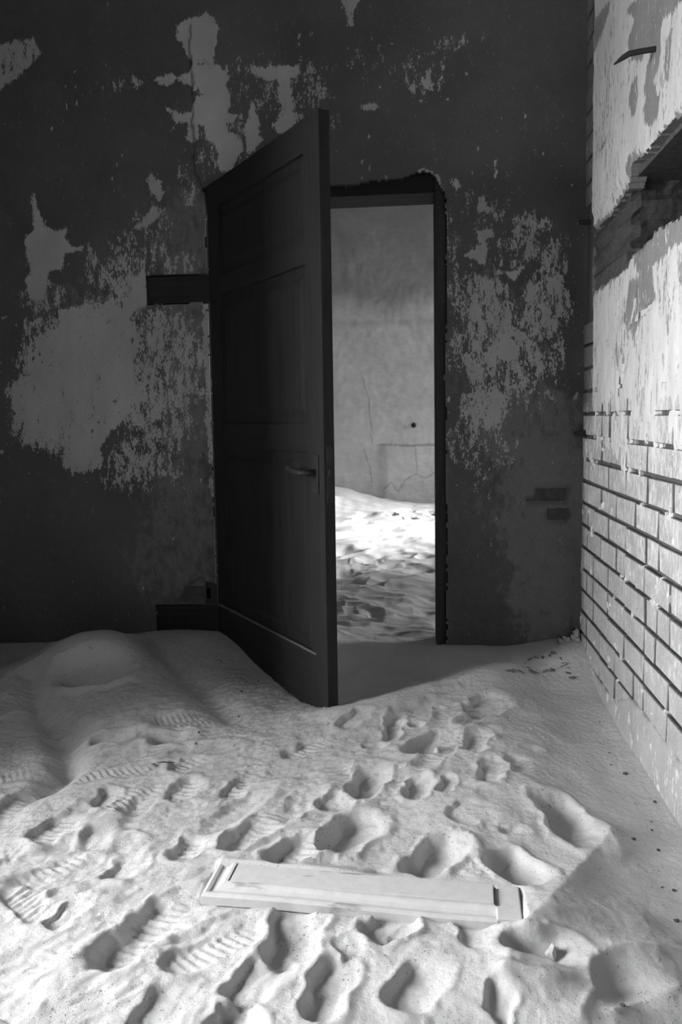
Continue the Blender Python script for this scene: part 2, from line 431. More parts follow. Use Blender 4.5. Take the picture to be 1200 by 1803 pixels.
# the prints that can be told apart
T = 1
for a, b, W, dp, tr in [
    ((168, 1700), (345, 1575), .12, .042, T), ((290, 1700), (455, 1635), .10, .016, T), ((500, 1705), (535, 1590), .12, .040, 0),
    ((415, 1770), (490, 1690), .10, .030, 0), ((385, 1830), (440, 1785), .11, .045, 0), ((250, 1820), (330, 1735), .10, .020, 0),
    ((560, 1800), (600, 1695), .09, .034, 0), ((650, 1655), (715, 1600), .10, .036, 0), ((690, 1650), (735, 1620), .05, .016, 0), ((700, 1780), (770, 1700), .10, .034, 0),
    ((725, 1535), (805, 1478), .12, .046, 0), ((870, 1500), (950, 1555), .12, .042, 0), ((962, 1392), (1045, 1478), .14, .042, 0),
    ((575, 1495), (655, 1435), .13, .046, 0), ((632, 1400), (665, 1345), .11, .036, 0), ((475, 1525), (560, 1482), .11, .034, T),
    ((720, 1325), (795, 1288), .11, .042, 0), ((835, 1255), (880, 1225), .16, .022, 0), ((830, 1325), (848, 1288), .09, .024, 0),
    ((858, 1378), (872, 1335), .09, .018, 0), ((725, 1405), (745, 1370), .08, .024, 0), ((780, 1395), (795, 1370), .05, .014, 0), ((688, 1300), (700, 1258), .07, .022, 0),
    ((395, 1495), (475, 1452), .10, .022, T), ((308, 1512), (362, 1468), .09, .018, T), ((203, 1545), (245, 1500), .09, .018, 0),
    ((158, 1488), (185, 1450), .09, .014, 0), ((298, 1405), (350, 1372), .10, .020, T), ((222, 1432), (282, 1392), .10, .020, 0),
    ((175, 1418), (200, 1390), .07, .018, 0), ((90, 1640), (150, 1588), .07, .016, 0), ((15, 1800), (50, 1735), .09, .018, 0),
    ((80, 1620), (20, 1560), .09, .012, T), ((875, 1800), (890, 1745), .06, .026, 0), ((400, 1400), (440, 1365), .08, .014, T), ((500, 1330), (570, 1305), .09, .014, T),
    ((300, 1355), (360, 1335), .09, .010, T), ((600, 1285), (650, 1262), .08, .016, 0), ((560, 1420), (610, 1400), .08, .018, 0), ((0, 1430), (60, 1390), .10, .014, T), ((60, 1480), (130, 1440), .10, .012, T),
    ((830, 1610), (850, 1680), .08, .016, 0), ((640, 1700), (600, 1650), .07, .012, 0), ((905, 1330), (940, 1360), .10, .008, T), ((800, 1445), (850, 1420), .12, .010, 0),
]: pp(a, b, W, dp * (0.54 if a[1] > 1560 else 0.85), tr, rough=1.0 + 1.3 * ((a[0] * 7 + a[1]) % 10) / 10, heel=0.1 + 0.5 * ((a[0] * 3 + a[1]) % 7) / 7, soft=0.22 + 0.3 * (a[0] % 5) / 5)
for px, py, r, dp in [(733, 1265, .022, .020), (688, 1260, .02, .016), (773, 1237, .02, .016), (660, 1300, .03, .015), (195, 1295, .05, .028), (300, 1295, .06, .022), (935, 1300, .03, .012), (905, 1445, .03, .01)]:
    x, y = ground(px, py, 0.05); footprint(x, y, 0.3, r * 2.6, r * 1.7, dp, soft=0.7, rough=0.5, seed=px)
# the scooped hollow and gully of the left dune
hx, hy, _ = on_sand(165, 1168)
print('HOLLOW', hx, hy, _)
sl = win(hx, hy, 0.5); u = GX[sl] - hx; v = GY[sl] - hy
d = np.sqrt((u / 0.15) ** 2 + (v / 0.13) ** 2)
Z[sl] -= 0.11 * (1 - sstep(0.35, 1.03, d)); Z[sl] += 0.014 * np.exp(-((d - 1.15) / 0.12) ** 2) * (v < 0.05)
def gully(pts, z, width, depth):
    P = np.array([ground(a, b, z) for a, b in pts]); d = line_dist(P, GX, GY)
    Z[...] -= depth * np.exp(-(d / width) ** 2)
gully([(60, 1190), (68, 1230), (115, 1270), (118, 1310), (85, 1340)], 0.1, 0.05, 0.045)
gully([(245, 1135), (300, 1170), (360, 1205), (400, 1235)], 0.09, 0.07, 0.035)
gully([(120, 1330), (60, 1370), (0, 1420)], 0.06, 0.05, 0.015)
# the lip along the right of the trodden ground, falling away smoothly to the brick wall
cr = np.array([ground(a, b, 0.04) for a, b in [(1075, 1440), (1000, 1545), (955, 1610), (905, 1660), (890, 1720)]])
Z += 0.026 * np.exp(-np.sqrt(line_dist(cr, GX, GY) ** 2 + 0.005 ** 2) / 0.055)
# heel dug in at the bottom right: bowl behind a straight lip, drifts beyond it
bx, by = ground(958, 1692, 0.02)
footprint(bx, by + 0.012, 0.05, 0.165, 0.085, 0.042, rim=0.12, soft=0.45, rough=0.3, seed=5, heel=0.1)
def crest(pts, z, wd, a):
    P = np.array([ground(p, q, z) for p, q in pts]); d = line_dist(P, GX, GY)
    Z[...] += a * np.exp(-np.sqrt(d * d + 0.003 ** 2) / wd)
crest([(885, 1724), (960, 1730), (1038, 1722)], 0.03, .016, .020)
crest([(1040, 1716), (1080, 1690), (1200, 1668)], 0.0, .035, .020); crest([(1080, 1803), (1130, 1768), (1200, 1745)], 0.0, .035, .022)
crest([(975, 1640), (1060, 1620), (1130, 1618)], 0.0, .03, .010); crest([(1035, 1722), (1045, 1760), (1020, 1820)], 0.0, .02, .014)
hx, hy = ground(1075, 1745, 0.0); Z -= 0.035 * gauss(hx, hy, 0.075, 0.06)
# slip-faced ripples in the doorway and beyond, small lumps where feet stirred the crust
rw = sstep(3.2, 3.7, GY) * (1 - 0.55 * sstep(5.2, 6.4, GY))
for sx_, sy_, am, sd_ in ((1.9, 4.2, 0.060, 21), (3.8, 8.5, 0.034, 27), (8.0, 15.0, 0.010, 33)):           # wind-cut ridges with sharp crests
    rp = vnoise(GX * sx_ + 0.5 * GY + 0.25 * vnoise(GX * 4, GY * 5, sd_ + 1), GY * sy_ - 0.5 * GX + 0.25 * vnoise(GX * 4, GY * 6, sd_ + 2), sd_)
    Z += am * (0.4 - np.sqrt(rp * rp + 0.0015)) * rw
tr = (1 - sstep(0.0, 0.35, GX - 0.12 * (GY - 1))) * (1 - sstep(2.7, 3.1, GY))
Z += tr * (0.0035 * fbm(GX * 13, GY * 13, 31, 3) + 0.0030 * np.clip(fbm((GX + 0.6 * GY) * 11, (GY - 0.8 * GX) * 36, 37, 3), -1, 1) * sstep(-0.1, -0.5, GX - 0.2 * GY + 0.1))
cl = sstep(0.1, 0.6, vnoise(GX * 4.5, GY * 4.5, 43)) * tr
Z += (GY < 3.6) * (0.0012 * fbm(GX * 45, GY * 45, 41, 3) + cl * (0.0040 * np.clip(vnoise(GX * 75, GY * 75, 44) - 0.15, 0, 1) - 0.003 * np.clip(vnoise(GX * 60, GY * 60, 45) - 0.2, 0, 1)))
P0 = np.array(ground(352, 1562, 0.055)); P1 = np.array(ground(920, 1611, 0.055)); P2 = np.array(ground(915, 1545, 0.055))
L = float(np.hypot(*(P1 - P0))); W = 0.93 * float(np.hypot(*(P2 - P1))); ba = math.atan2(*(P1 - P0)[::-1])
def sand_under():
    c, s = math.cos(ba), math.sin(ba); best = []
    for a in np.linspace(0.03, L - 0.03, 14):
        for b in (0.01, W * 0.5): best.append(sand_z(P0[0] + a * c - b * s, P0[1] + a * s + b * c))
    return np.array(best)
su = sand_under(); bz = float(np.percentile(su, 70)) - 0.010
_c, _s = math.cos(ba), math.sin(ba)
bsl = win(P0[0] + L / 2 * _c, P0[1] + L / 2 * _s, L)
_a = (GX[bsl] - P0[0]) * _c + (GY[bsl] - P0[1]) * _s; _b = -(GX[bsl] - P0[0]) * _s + (GY[bsl] - P0[1]) * _c
_in = sstep(-0.012, 0.01, _a) * sstep(-0.012, 0.01, L - _a) * sstep(-0.022 + 0.02 * sstep(-0.1, 0.4, vnoise(_a * 9, _a * 0, 6)), 0.004, _b) * sstep(-0.05, 0.0, W - _b)
_lv = bz - 0.008 + (0.032 - 0.014 * sstep(0.35, 0.6, _a / L)) * sstep(W * 0.8, W + 0.01, _b)          # drifted against the back edge
Z[bsl] = Z[bsl] * (1 - _in) + np.minimum(Z[bsl] * 0 + _lv, _lv) * _in
fl = grid_quads(len(xs), len(ys), flip=False)
floor = link('floor', np_mesh('floor', np.stack([GX.ravel(), GY.ravel(), Z.ravel()], 1), fl), M_SAND)
struct(floor)
# ------------------------------------------------------------------ back wall with the doorway
DX0, DX1, DZ = -0.912, 0.116, 2.03           # hole in the plaster
JX0, JX1, JZ = -0.905, 0.069, 1.984          # clear opening between the posts
u = np.arange(XL, XR + 0.021, 0.008); v = np.arange(-0.2, CEIL + 0.008, 0.008)
U, Vv = np.meshgrid(u, v, indexing='ij')
wu = U + 0.010 * vnoise(U * 9, Vv * 9, 1) + 0.006 * vnoise(U * 31, Vv * 31, 2)
wv = Vv + 0.010 * vnoise(U * 9, Vv * 9, 3) + 0.006 * vnoise(U * 31, Vv * 31, 4)
white = np.zeros(U.shape); bare = np.zeros(U.shape); crack = np.zeros(U.shape)
def wpoly(pts, s=1.0, soft=0.017):
    global white
    P = [back(*p) for p in pts]
    white = np.maximum(white, s * (1 - sstep(-soft, soft, poly_sdf(P, wu, wv))))
def ell(arr, cx, cy, rx, ry, s, sharp=0.6):
    c = back(cx, cy); e = back(cx + rx, cy + ry); ex, ey = abs(e[0] - c[0]), abs(e[1] - c[1])
    d = np.sqrt(((wu - c[0]) / ex) ** 2 + ((wv - c[1]) / ey) ** 2)
    np.maximum(arr, s * (1 - sstep(sharp, 1.35, d)), out=arr)
WH = [
 [(308,45),(330,32),(350,28),(362,18),(384,32),(384,55),(376,112),(342,112),(330,95),(322,75),(312,72)],
 [(340,113),(385,112),(400,125),(402,140),(395,152),(405,165),(412,185),(402,195),(418,205),(412,215),(398,222),(405,235),(425,245),(430,262),(420,275),(405,300),(390,305),(378,292),(385,275),(380,255),(362,245),(358,222),(345,210),(350,240),(340,250),(325,240),(333,215),(318,212),(300,235),(308,215),(290,192),(318,200),(333,198),(345,170),(355,165),(350,150),(336,148),(315,138),(298,148),(272,140),(290,132),(330,128)],
 [(440,165),(448,190),(458,215),(455,235),(462,245),(448,265),(435,272),(430,250),(424,230),(436,205)],
 [(435,118),(525,112),(525,135),(510,140),(512,165),(520,185),(515,195),(530,200),(505,235),(490,235),(485,215),(495,195),(492,165),(500,145),(475,140),(462,135),(440,130)],
 [(58,335),(66,360),(78,400),(98,405),(118,402),(112,420),(125,435),(147,432),(147,442),(115,445),(105,475),(85,478),(80,500),(75,528),(50,525),(42,490),(55,480),(45,450),(42,415),(58,405)],
 [(595,-10),(635,-10),(622,20),(622,50),(610,45),(610,20)],
 [(750,115),(752,135),(764,145),(757,160),(745,158),(748,130)], [(712,140),(720,135),(722,150),(733,150),(732,165),(720,160)],
 [(728,302),(745,296),(762,300),(775,312),(776,330),(764,326),(755,312),(740,308)], [(795,318),(803,316),(810,328),(804,332)],  # first: rim of broken plaster, its highlight painted as white
 [(640,183),(662,181),(668,190),(655,194),(640,198),(636,190)], [(845,345),(852,343),(854,362),(862,366),(858,378),(850,372),(840,372)],
 [(840,408),(865,404),(865,416),(852,420),(855,460),(845,465),(830,455),(812,452),(828,442),(846,430)],
 [(870,474),(890,479),(905,478),(922,466),(912,490),(900,497),(893,485),(878,486)],
 [(815,705),(850,695),(870,675),(885,690),(880,715),(885,735),(870,755),(850,750),(835,735),(820,730)],
 [(878,600),(905,595),(915,610),(905,630),(885,635),(872,620)], [(895,590),(915,580),(930,592),(922,605)],
 [(265,300),(275,315),(290,335),(285,355),(275,350),(268,335),(258,318)],
 [(270,360),(282,385),(262,395),(245,405),(235,400),(252,385)], [(228,510),(252,470),(256,500),(250,540),(225,560),(205,560)],
 [(105,545),(180,530),(225,545),(240,620),(240,700),(215,740),(185,770),(165,830),(130,835),(108,815),(110,790),(60,760),(30,745),(15,700),(60,680),(65,640),(100,590)],
]
for P in WH[:-1]: wpoly(P, 0.68 if P[0] == (815, 705) else 1.0)
wpoly(WH[-1], 0.87, 0.02)
wpoly([(20,72),(60,66),(72,95),(50,120),(30,140),(-20,165),(-20,85)], 0.7)
for a in [(120,640,95,70,.80),(70,700,60,50,.86),(190,600,70,80,.78),(230,520,35,40,.7),(215,480,60,35,.52),(285,600,65,60,.58),(90,740,80,60,.72),(250,700,50,70,.62),(320,640,45,90,.55),(295,740,55,60,.50),(145,805,40,28,.9),(240,810,65,50,.52),(210,850,50,22,.40),(320,480,40,40,.45),(270,400,40,40,.35),(245,440,60,40,.36),(165,470,20,40,.45),
          (75,520,40,30,.5),(90,590,60,40,.42),(305,800,20,60,.35),(335,340,20,30,.4),(322,305,14,20,.5),(362,560,8,60,.8,.9),(366,700,8,90,.75,.9),(372,820,6,60,.6,.9),
          (222,145,30,14,.42),(455,150,70,50,.30),(545,150,40,50,.38),(560,230,40,40,.3),(390,250,60,60,.35),(740,130,60,40,.3),(795,75,30,12,.42),(640,110,40,40,.25),(580,260,14,20,.4),
          (850,370,50,40,.32),(925,420,30,50,.52),(955,395,26,14,.5),(885,455,60,50,.30),(975,470,30,60,.50),(960,540,45,70,.62),(850,530,50,50,.60),(870,580,60,60,.60),(800,520,26,50,.40),(900,640,80,50,.55),(845,640,40,40,.62),(850,720,45,45,.60),(800,620,24,40,.42),(980,620,18,50,.42),(870,690,40,40,.55),(820,780,40,50,.42),(880,790,40,30,.34),(930,690,60,30,.25),(850,860,40,60,.2),(790,420,20,60,.28),(775,440,5,60,.5),(776,350,4,30,.5)]:
    ell(white, *a)
ell(white, 975, 1115, 50, 40, 0.18)
for a in [(330,420,60,90,.7),(330,560,60,60,.7),(330,720,60,120,.75),(320,900,70,120,.6),(300,1000,90,70,.55),(930,760,110,90,.7),(965,900,90,150,.9),(970,1050,80,100,.85),(890,880,60,80,.35),(880,580,120,120,.3),(180,620,140,130,.45)]:
    ell(bare, *a)
spk = sstep(0.62, 0.80, vnoise(U * 42, Vv * 30, 5) + 0.3 * vnoise(U * 5, Vv * 5, 8))            # stray chips
white = np.maximum(white, 0.75 * spk * (1 - 0.6 * sstep(2.3, 2.8, Vv)))
white *= (0.25 + 0.75 * sstep(0.62, 0.80, Vv + 0.06 * vnoise(U * 6, Vv * 6, 12)))
for pts in [[(335,105),(340,150),(338,230),(343,300),(352,322),(362,337)], [(333,45),(334,85),(338,112)]]:
    d = line_dist([back(*p) for p in pts], wu, wv); crack = np.maximum(crack, 0.75 * (1 - sstep(0.002, 0.007, d)))
# relief of the plaster
off = 0.004 * fbm(U * 2.2, Vv * 2.2, 14, 3) + 0.0012 * fbm(U * 22, Vv * 22, 15, 3)
rough_low = sstep(1.0, 0.5, Vv) * (np.abs(U - 0.4) < 0.4)
off += 0.004 * rough_low * fbm(U * 16, Vv * 16, 16, 4)
off -= 0.0022 * sstep(0.3, 0.7, white)
def hollow(pts, dep, soft=0.008):
    d = poly_sdf([back(*p) for p in pts], wu, wv); return dep * (1 - sstep(-soft, soft, d))
HB = [(938,858),(1000,854),(994,886),(925,890),(922,876),(940,872)]
HC = [(962,893),(1000,892),(1006,908),(988,922),(966,918),(956,905)]
off -= hollow(HB, 0.022) + hollow(HC, 0.016) + hollow([(936,848),(990,846),(990,851),(936,852)], 0.008, 0.004)
off -= hollow([(315,1052),(330,1030),(352,1018),(366,1026),(383,1030),(386,1066),(318,1064)], 0.02)
off -= hollow([(965,925),(1010,915),(1030,950),(1034,1090),(1005,1130),(985,1050),(990,985),(960,960)], 0.010, 0.03)
cx_, cz_ = 0.5 * (U[:-1, :-1] + U[1:, 1:]), 0.5 * (Vv[:-1, :-1] + Vv[1:, 1:])
ew = 0.010 * vnoise(cx_ * 12, cz_ * 7, 61) + 0.007 * vnoise(cx_ * 45, cz_ * 45, 62)
top = DZ + np.interp(cx_, [-0.9, -0.37, -0.20, -0.08, 0.02, 0.06, 0.085, 0.12], [0.01, -0.01, 0.0, 0.012, 0.040, 0.028, -0.01, -0.06])
hole = (cx_ > DX0 + ew) & (cx_ < DX1 + 0.8 * ew) & (cz_ < top + 0.6 * ew)
BLK = [(-1.186, -0.90, 1.555, 1.679), (-1.19, -0.90, 0.085, 0.216)]
for b in BLK:
    e2 = 0.3 * ew
    hole |= (cx_ > b[0] + e2) & (cx_ < b[1]) & (cz_ > b[2] + e2) & (cz_ < b[3] + e2)
keep = ~hole
n = U.size
Vf = np.stack([U.ravel(), (YB - off).ravel(), Vv.ravel()], 1)
Vbk = np.stack([U.ravel(), np.full(n, YB + 0.032), Vv.ravel()], 1)
q = grid_quads(len(u), len(v), keep)
rs = rim_sides(keep, len(u), len(v), n)
used = np.zeros(2 * n, bool); used[q.ravel()] = True; used[rs.ravel()] = True
mp = np.cumsum(used) - 1
allV = np.concatenate([Vf, Vbk])[used]; quads = mp[np.concatenate([q, rs])]
A = {k: np.concatenate([a.ravel(), np.zeros(n)])[used] for k, a in dict(white=white, bare=bare, crack=crack).items()}
wall_back = struct(link('wall_back', np_mesh('wall_back', allV, quads, A), M_PAINT))
bm = bmesh.new()                                   # masonry behind the plaster, running on to the far room's side
for b in [(FXL - 0.3, -0.97, YB + 0.03, 3.56, -0.3, CEIL), (0.12, FXR + 0.3, YB + 0.03, 3.56, -0.3, CEIL), (-0.97, 0.12, YB + 0.03, 3.56, 2.07, CEIL)]:
    box_bm(bm, *b)
link('masonry', bm_mesh(bm, 'masonry'), M_PLASTER, wall_back)
for px, py, l, hgt, dy in [(962, 872, .17, .055, .016), (984, 904, .10, .06, .010), (345, 1046, .14, .06, .012)]:
    x, z = back(px, py)
    box('brick', (x - l / 2, x + l / 2, YB + dy, YB + 0.05, z - hgt / 2, z + hgt / 2), M_DARKBRICK, wall_back, bev=0.006)
# timber blocks let into the wall
for (x0, x1, z0, z1), lab in zip(BLK, ('dark timber block set in the flaking wall at head height left of the door', 'dark timber block low in the wall left of the door just above the sand')):
    o = empty('timber_block', ((x0 + x1) / 2, YB + 0.02, z0))
    b_ = box('block', (-(x1 - x0) / 2 + 0.002, (x1 - x0) / 2 + 0.0, -0.012, 0.06, 0.004, z1 - z0 - 0.004), M_BLOCK, o, bev=0.004)
    for sx_ in (-0.09, 0.02):
        bm = bmesh.new(); bmesh.ops.create_cone(bm, cap_ends=True, segments=8, radius1=0.006, radius2=0.007, depth=0.006, matrix=Matrix.Translation((sx_, -0.013, (z1 - z0) * 0.5)) @ Matrix.Rotation(PI / 2, 4, 'X'))
        link('nail', bm_mesh(bm, 'nail'), M_IRON, o)
    tag(o, lab, 'wooden block', 'timber blocks let into the wall beside the door')

# door frame
frame = struct(empty('trim_1', (JX0, YB, 0.0)))
fx = JX0
box('post', (-0.058, -0.002, 0.012, 0.20, -0.15, DZ + 0.01), M_FRAME, frame, 0.004)
box('post', (JX1 - fx, JX1 - fx + 0.05, 0.010, 0.20, -0.15, DZ + 0.03), M_FRAME, frame, 0.004)
box('head', (-0.058, JX1 - fx + 0.05, 0.016, 0.20, JZ, JZ + 0.075), M_DOOR_H, frame, 0.004)
box('lintel', (-0.10, JX1 - fx + 0.06, 0.034, 0.22, JZ + 0.077, JZ + 0.17), M_DOOR_H, frame, 0.004)

# ------------------------------------------------------------------ door leaf, standing half open into the room
ang = math.atan2(2.525 - 3.285, -0.317 + 0.902)
door = struct(empty('door_1', (-0.902, 3.285, 0.0), ang))
door['label'] = 'black weathered panelled door standing half open with its foot in the sand'
DW, DT, DH, DB = 0.959, 0.042, 2.046, -0.04
box('stile', (0, 0.11, 0, DT, DB, DH), M_DOOR, door, 0.003)
box('stile', (DW - 0.11, DW, 0, DT, DB, DH), M_DOOR, door, 0.003)
for z0, z1 in ((DH - 0.11, DH - 0.001), (1.57, 1.65), (0.93, 1.03), (DB, 0.225)):
    box('rail', (0.108, DW - 0.108, 0.001, DT - 0.001, z0, z1), M_DOOR_H, door, 0.003)
for z0, z1 in ((1.65, DH - 0.11), (1.03, 1.57), (0.225, 0.93)):
    bm = bmesh.new(); a0, a1 = 0.106, DW - 0.106; y0 = 0.014
    box_bm(bm, a0, a1, y0, DT - 0.014, z0 - 0.004, z1 + 0.004)
    ins = 0.035                                         # raised field of the panel, on both faces
    for yy, yo in ((y0, -0.007), (DT - 0.014, 0.007)):
        o_ = [bm.verts.new(p) for p in ((a0 + ins, yy, z0 + ins), (a1 - ins, yy, z0 + ins), (a1 - ins, yy, z1 - ins), (a0 + ins, yy, z1 - ins))]
        i_ = [bm.verts.new(p) for p in ((a0 + ins + .02, yy + yo, z0 + ins + .02), (a1 - ins - .02, yy + yo, z0 + ins + .02), (a1 - ins - .02, yy + yo, z1 - ins - .02), (a0 + ins + .02, yy + yo, z1 - ins - .02))]
        bm.faces.new(i_)
        for k in range(4): bm.faces.new((o_[k], o_[(k + 1) % 4], i_[(k + 1) % 4], i_[k]))
    link('panel', bm_mesh(bm, 'panel'), M_DOOR, door)
bead = box('bead', (0.02, DW - 0.07, -0.005, 0.004, 0.222, 0.229), M_DOOR_EDGE, door, 0.002); bead['label'] = 'pale bead along the bottom rail'  # bead coloured paler than the rest of the door
# lock and lever
hz = 0.865; hu = DW - 0.055
hd = empty('handle', (hu, 0, hz)); hd.parent = door
bm = bmesh.new(); box_bm(bm, -0.022, 0.022, -0.005, 0.001, -0.075, 0.06, bev=0.003)
link('plate', bm_mesh(bm, 'plate'), M_OLDIRON, hd)
def tube(path, radii, seg=10):
    bm = bmesh.new(); rings = []; P = [Vector(p) for p in path]
    for k, p in enumerate(P):
        t = (P[min(k + 1, len(P) - 1)] - P[max(k - 1, 0)]).normalized()
        a = t.orthogonal().normalized() if k == 0 else (a - t * a.dot(t)).normalized()
        b = t.cross(a); r = radii[k] if isinstance(radii, (list, tuple)) else radii
        rings.append([bm.verts.new(p + (a * math.cos(2 * PI * j / seg) + b * math.sin(2 * PI * j / seg)) * r) for j in range(seg)])
    for r0, r1 in zip(rings, rings[1:]):
        for j in range(seg): bm.faces.new((r0[j], r0[(j + 1) % seg], r1[(j + 1) % seg], r1[j]))
    bm.faces.new(rings[0][::-1]); bm.faces.new(rings[-1])
    return bm
link('lever', bm_mesh(tube([(0, 0, 0), (0, -0.035, 0), (-0.004, -0.05, 0), (-0.02, -0.055, 0), (-0.07, -0.055, 0.004), (-0.105, -0.052, 0.010), (-0.12, -0.045, 0.014)], [.010, .010, .011, .0105, .010, .010, .007]), 'lever', True), M_OLDIRON, hd)
box('lock_plate', (DW - 0.001, DW + 0.002, 0.010, 0.034, hz - 0.10, hz + 0.09), M_OLDIRON, door, 0.001)
box('latch', (DW, DW + 0.010, 0.015, 0.030, hz - 0.012, hz + 0.012), M_OLDIRON, door, 0.002)

# ------------------------------------------------------------------ right wall: brickwork, whitewash, slot with a timber stub
ROW, JOINT, Z00 = 0.0925, 0.0115, 0.217 - 3 * 0.0925
SLOT_Y, SLOT0, SLOT1 = 2.66, 1.605, 1.80
u = np.arange(1.0, YB + 0.03, 0.007); v = np.arange(-0.3, CEIL + 0.007, 0.007)
U, Vv = np.meshgrid(u, v, indexing='ij')
wu = U + 0.014 * vnoise(U * 10, Vv * 6, 71) + 0.010 * vnoise(U * 34, Vv * 16, 72)
wv = Vv + 0.014 * vnoise(U * 10, Vv * 6, 73) + 0.012 * vnoise(U * 40, Vv * 14, 74)
def rsd(pts): return poly_sdf([right(*p) for p in pts], wu, wv)
def rin(pts, soft=0.008): return 1 - sstep(-soft, soft, rsd(pts))
# where plaster lies over the bricks (1) and where the courses show (0)
upper = sstep(1.80, 1.83, Vv)
lowp = sstep(0.62, 1.35, Vv + 0.25 * vnoise(U * 5, Vv * 5, 75) + 0.10 * vnoise(U * 20, Vv * 9, 76))
foot = 1 - sstep(0.02, 0.05, Vv - 0.10 * sstep(2.75, 2.35, U) + 0.03 * vnoise(U * 7, Vv * 7, 77))
smear = sstep(0.42, 0.72, vnoise(U * 17, Vv * 15, 87) + 0.35 * vnoise(U * 45, Vv * 40, 88)) * 0.72 * (Vv < 1.6)
p = np.maximum(np.maximum(upper, lowp), np.maximum(foot, smear))
corner = sstep(YB - 0.195, YB - 0.165, wu) * sstep(0.93, 0.98, Vv)
p *= 1 - corner
strip = rin([(1038, 412), (1118, 405), (1165, 385), (1150, 415), (1112, 460), (1100, 475), (1062, 502), (1040, 522), (1030, 520)], 0.006)
p *= 1 - 0.9 * strip
white = np.clip(0.80 + 0.25 * vnoise(U * 4, Vv * 2.2, 78), 0, 1)
white = np.where(Vv < 1.6, 0.22 + 0.56 * sstep(0.3, 1.15, Vv) + 0.28 * vnoise(U * 5, Vv * 4, 79) + 0.25 * vnoise(U * 16, Vv * 9, 86), white)
white = np.where(Vv < 0.35, np.minimum(white, 0.30), white)
white = np.maximum(white, smear)
G = lambda pts, k=1.0, s=0.01: 1 - k * rin(pts, s)
for pts, k in [([(1110,20),(1145,-20),(1215,-20),(1195,20),(1170,45),(1172,95),(1160,140),(1168,200),(1150,215),(1140,160),(1152,90),(1120,110),(1112,70),(1125,40)], .85),
               ([(1055,30),(1085,-5),(1065,60),(1052,95),(1048,70)], .8), ([(1115,160),(1130,130),(1128,200),(1120,210)], .7), ([(1180,70),(1190,50),(1188,140),(1178,150)], .7),
               ([(1150,170),(1172,165),(1165,215),(1145,220),(1140,190)], .8), ([(1100,430),(1200,375),(1215,420),(1180,440),(1150,470),(1145,520),(1120,470)], .75),
               ([(1110,500),(1150,470),(1155,530),(1130,560),(1112,600),(1100,560)], .7), ([(1040,440),(1100,420),(1105,470),(1040,525)], .9)]:
    white *= G(pts, k)
rim_up = rin([(1030, 420), (1045, 405), (1075, 375), (1106, 325), (1112, 275), (1150, 262), (1180, 220), (1215, 195), (1215, 240), (1110, 340), (1040, 440)], 0.008)
white *= 1 - 0.85 * rim_up
white *= 1 - corner
white *= sstep(1.45, 1.9, U + 0.2 * vnoise(U * 3, Vv * 3, 85))  # whitewash taken off the out-of-view stretch to lessen bounced light
crack = np.zeros(U.shape)
for pts in [[(1122,505),(1112,560),(1108,600),(1105,640),(1098,665),(1096,715)], [(1093,270),(1096,300),(1095,330)], [(1075,240),(1062,262)], [(1120,560),(1150,535)]]:
    d = line_dist([right(*p_) for p_ in pts], wu * 0.5 + U * 0.5, wv * 0.5 + Vv * 0.5); crack = np.maximum(crack, 1 - sstep(0.003, 0.010, d))
crack *= 0.85
pe = sstep(0.35, 0.65, p + 0.35 * vnoise(U * 24, Vv * 10, 80) * (p > 0.02) * (p < 0.98))
off = -0.013 + pe * 0.017 + 0.002 * fbm(U * 18, Vv * 10, 81, 3) + 0.003 * fbm(U * 3, Vv * 3, 82, 2) - 0.010 * crack
off += 0.010 * upper * (1 - corner) - 0.006 * rim_up
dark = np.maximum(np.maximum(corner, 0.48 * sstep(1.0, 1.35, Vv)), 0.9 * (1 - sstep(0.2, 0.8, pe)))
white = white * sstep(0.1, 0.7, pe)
dark = np.maximum(dark, 0.9 * (1 - sstep(1.5, 1.85, U + 0.25 * vnoise(U * 3, Vv * 3, 85))))      # out-of-view stretch coloured dark to cut bounced light
cy_, cz_ = 0.5 * (U[:-1, :-1] + U[1:, 1:]), 0.5 * (Vv[:-1, :-1] + Vv[1:, 1:])
e1 = 0.010 * vnoise(cy_ * 14, cz_ * 14, 83) + 0.007 * vnoise(cy_ * 40, cz_ * 40, 84)
LO = np.array([right(*p_) for p_ in [(1200, 382), (1150, 414), (1124, 436), (1108, 466), (1080, 488), (1060, 502), (1040, 516)]])
HI = np.array([right(*p_) for p_ in [(1200, 207), (1176, 226), (1148, 264), (1116, 290), (1105, 332), (1075, 376), (1040, 414)]])
lo = e1 + np.interp(cy_, LO[:, 0], LO[:, 1]); hi = 0.6 * e1 + np.interp(cy_, HI[:, 0], HI[:, 1])
slot = (cz_ > lo) & (cz_ < hi) & (cy_ < 3.19 + e1)
keep = ~slot; n = U.size
Vf = np.stack([(XR - off).ravel(), U.ravel(), Vv.ravel()], 1); Vbk = np.stack([np.full(n, XR + 0.05), U.ravel(), Vv.ravel()], 1)
q = grid_quads(len(u), len(v), keep, flip=True); rs = rim_sides(keep, len(u), len(v), n, 2 * n)
used = np.zeros(3 * n, bool); used[q.ravel()] = True; used[rs.ravel()] = True; mp = np.cumsum(used) - 1
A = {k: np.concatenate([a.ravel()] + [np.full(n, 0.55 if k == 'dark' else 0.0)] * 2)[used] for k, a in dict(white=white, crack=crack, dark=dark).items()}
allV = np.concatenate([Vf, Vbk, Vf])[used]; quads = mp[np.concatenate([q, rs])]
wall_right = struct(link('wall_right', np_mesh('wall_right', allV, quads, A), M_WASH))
bm = bmesh.new()
XO = XR + 0.34
for b in [(XR + 0.03, XO, YREAR - 0.3, YB + 0.02, -0.3, SLOT0 - 0.03), (XR + 0.03, XO, YREAR - 0.3, YB + 0.02, SLOT1 + 0.02, CEIL), (XR - 0.01, XR + 0.3, YREAR - 0.3, 1.02, -0.3, CEIL)]:
    box_bm(bm, *b)
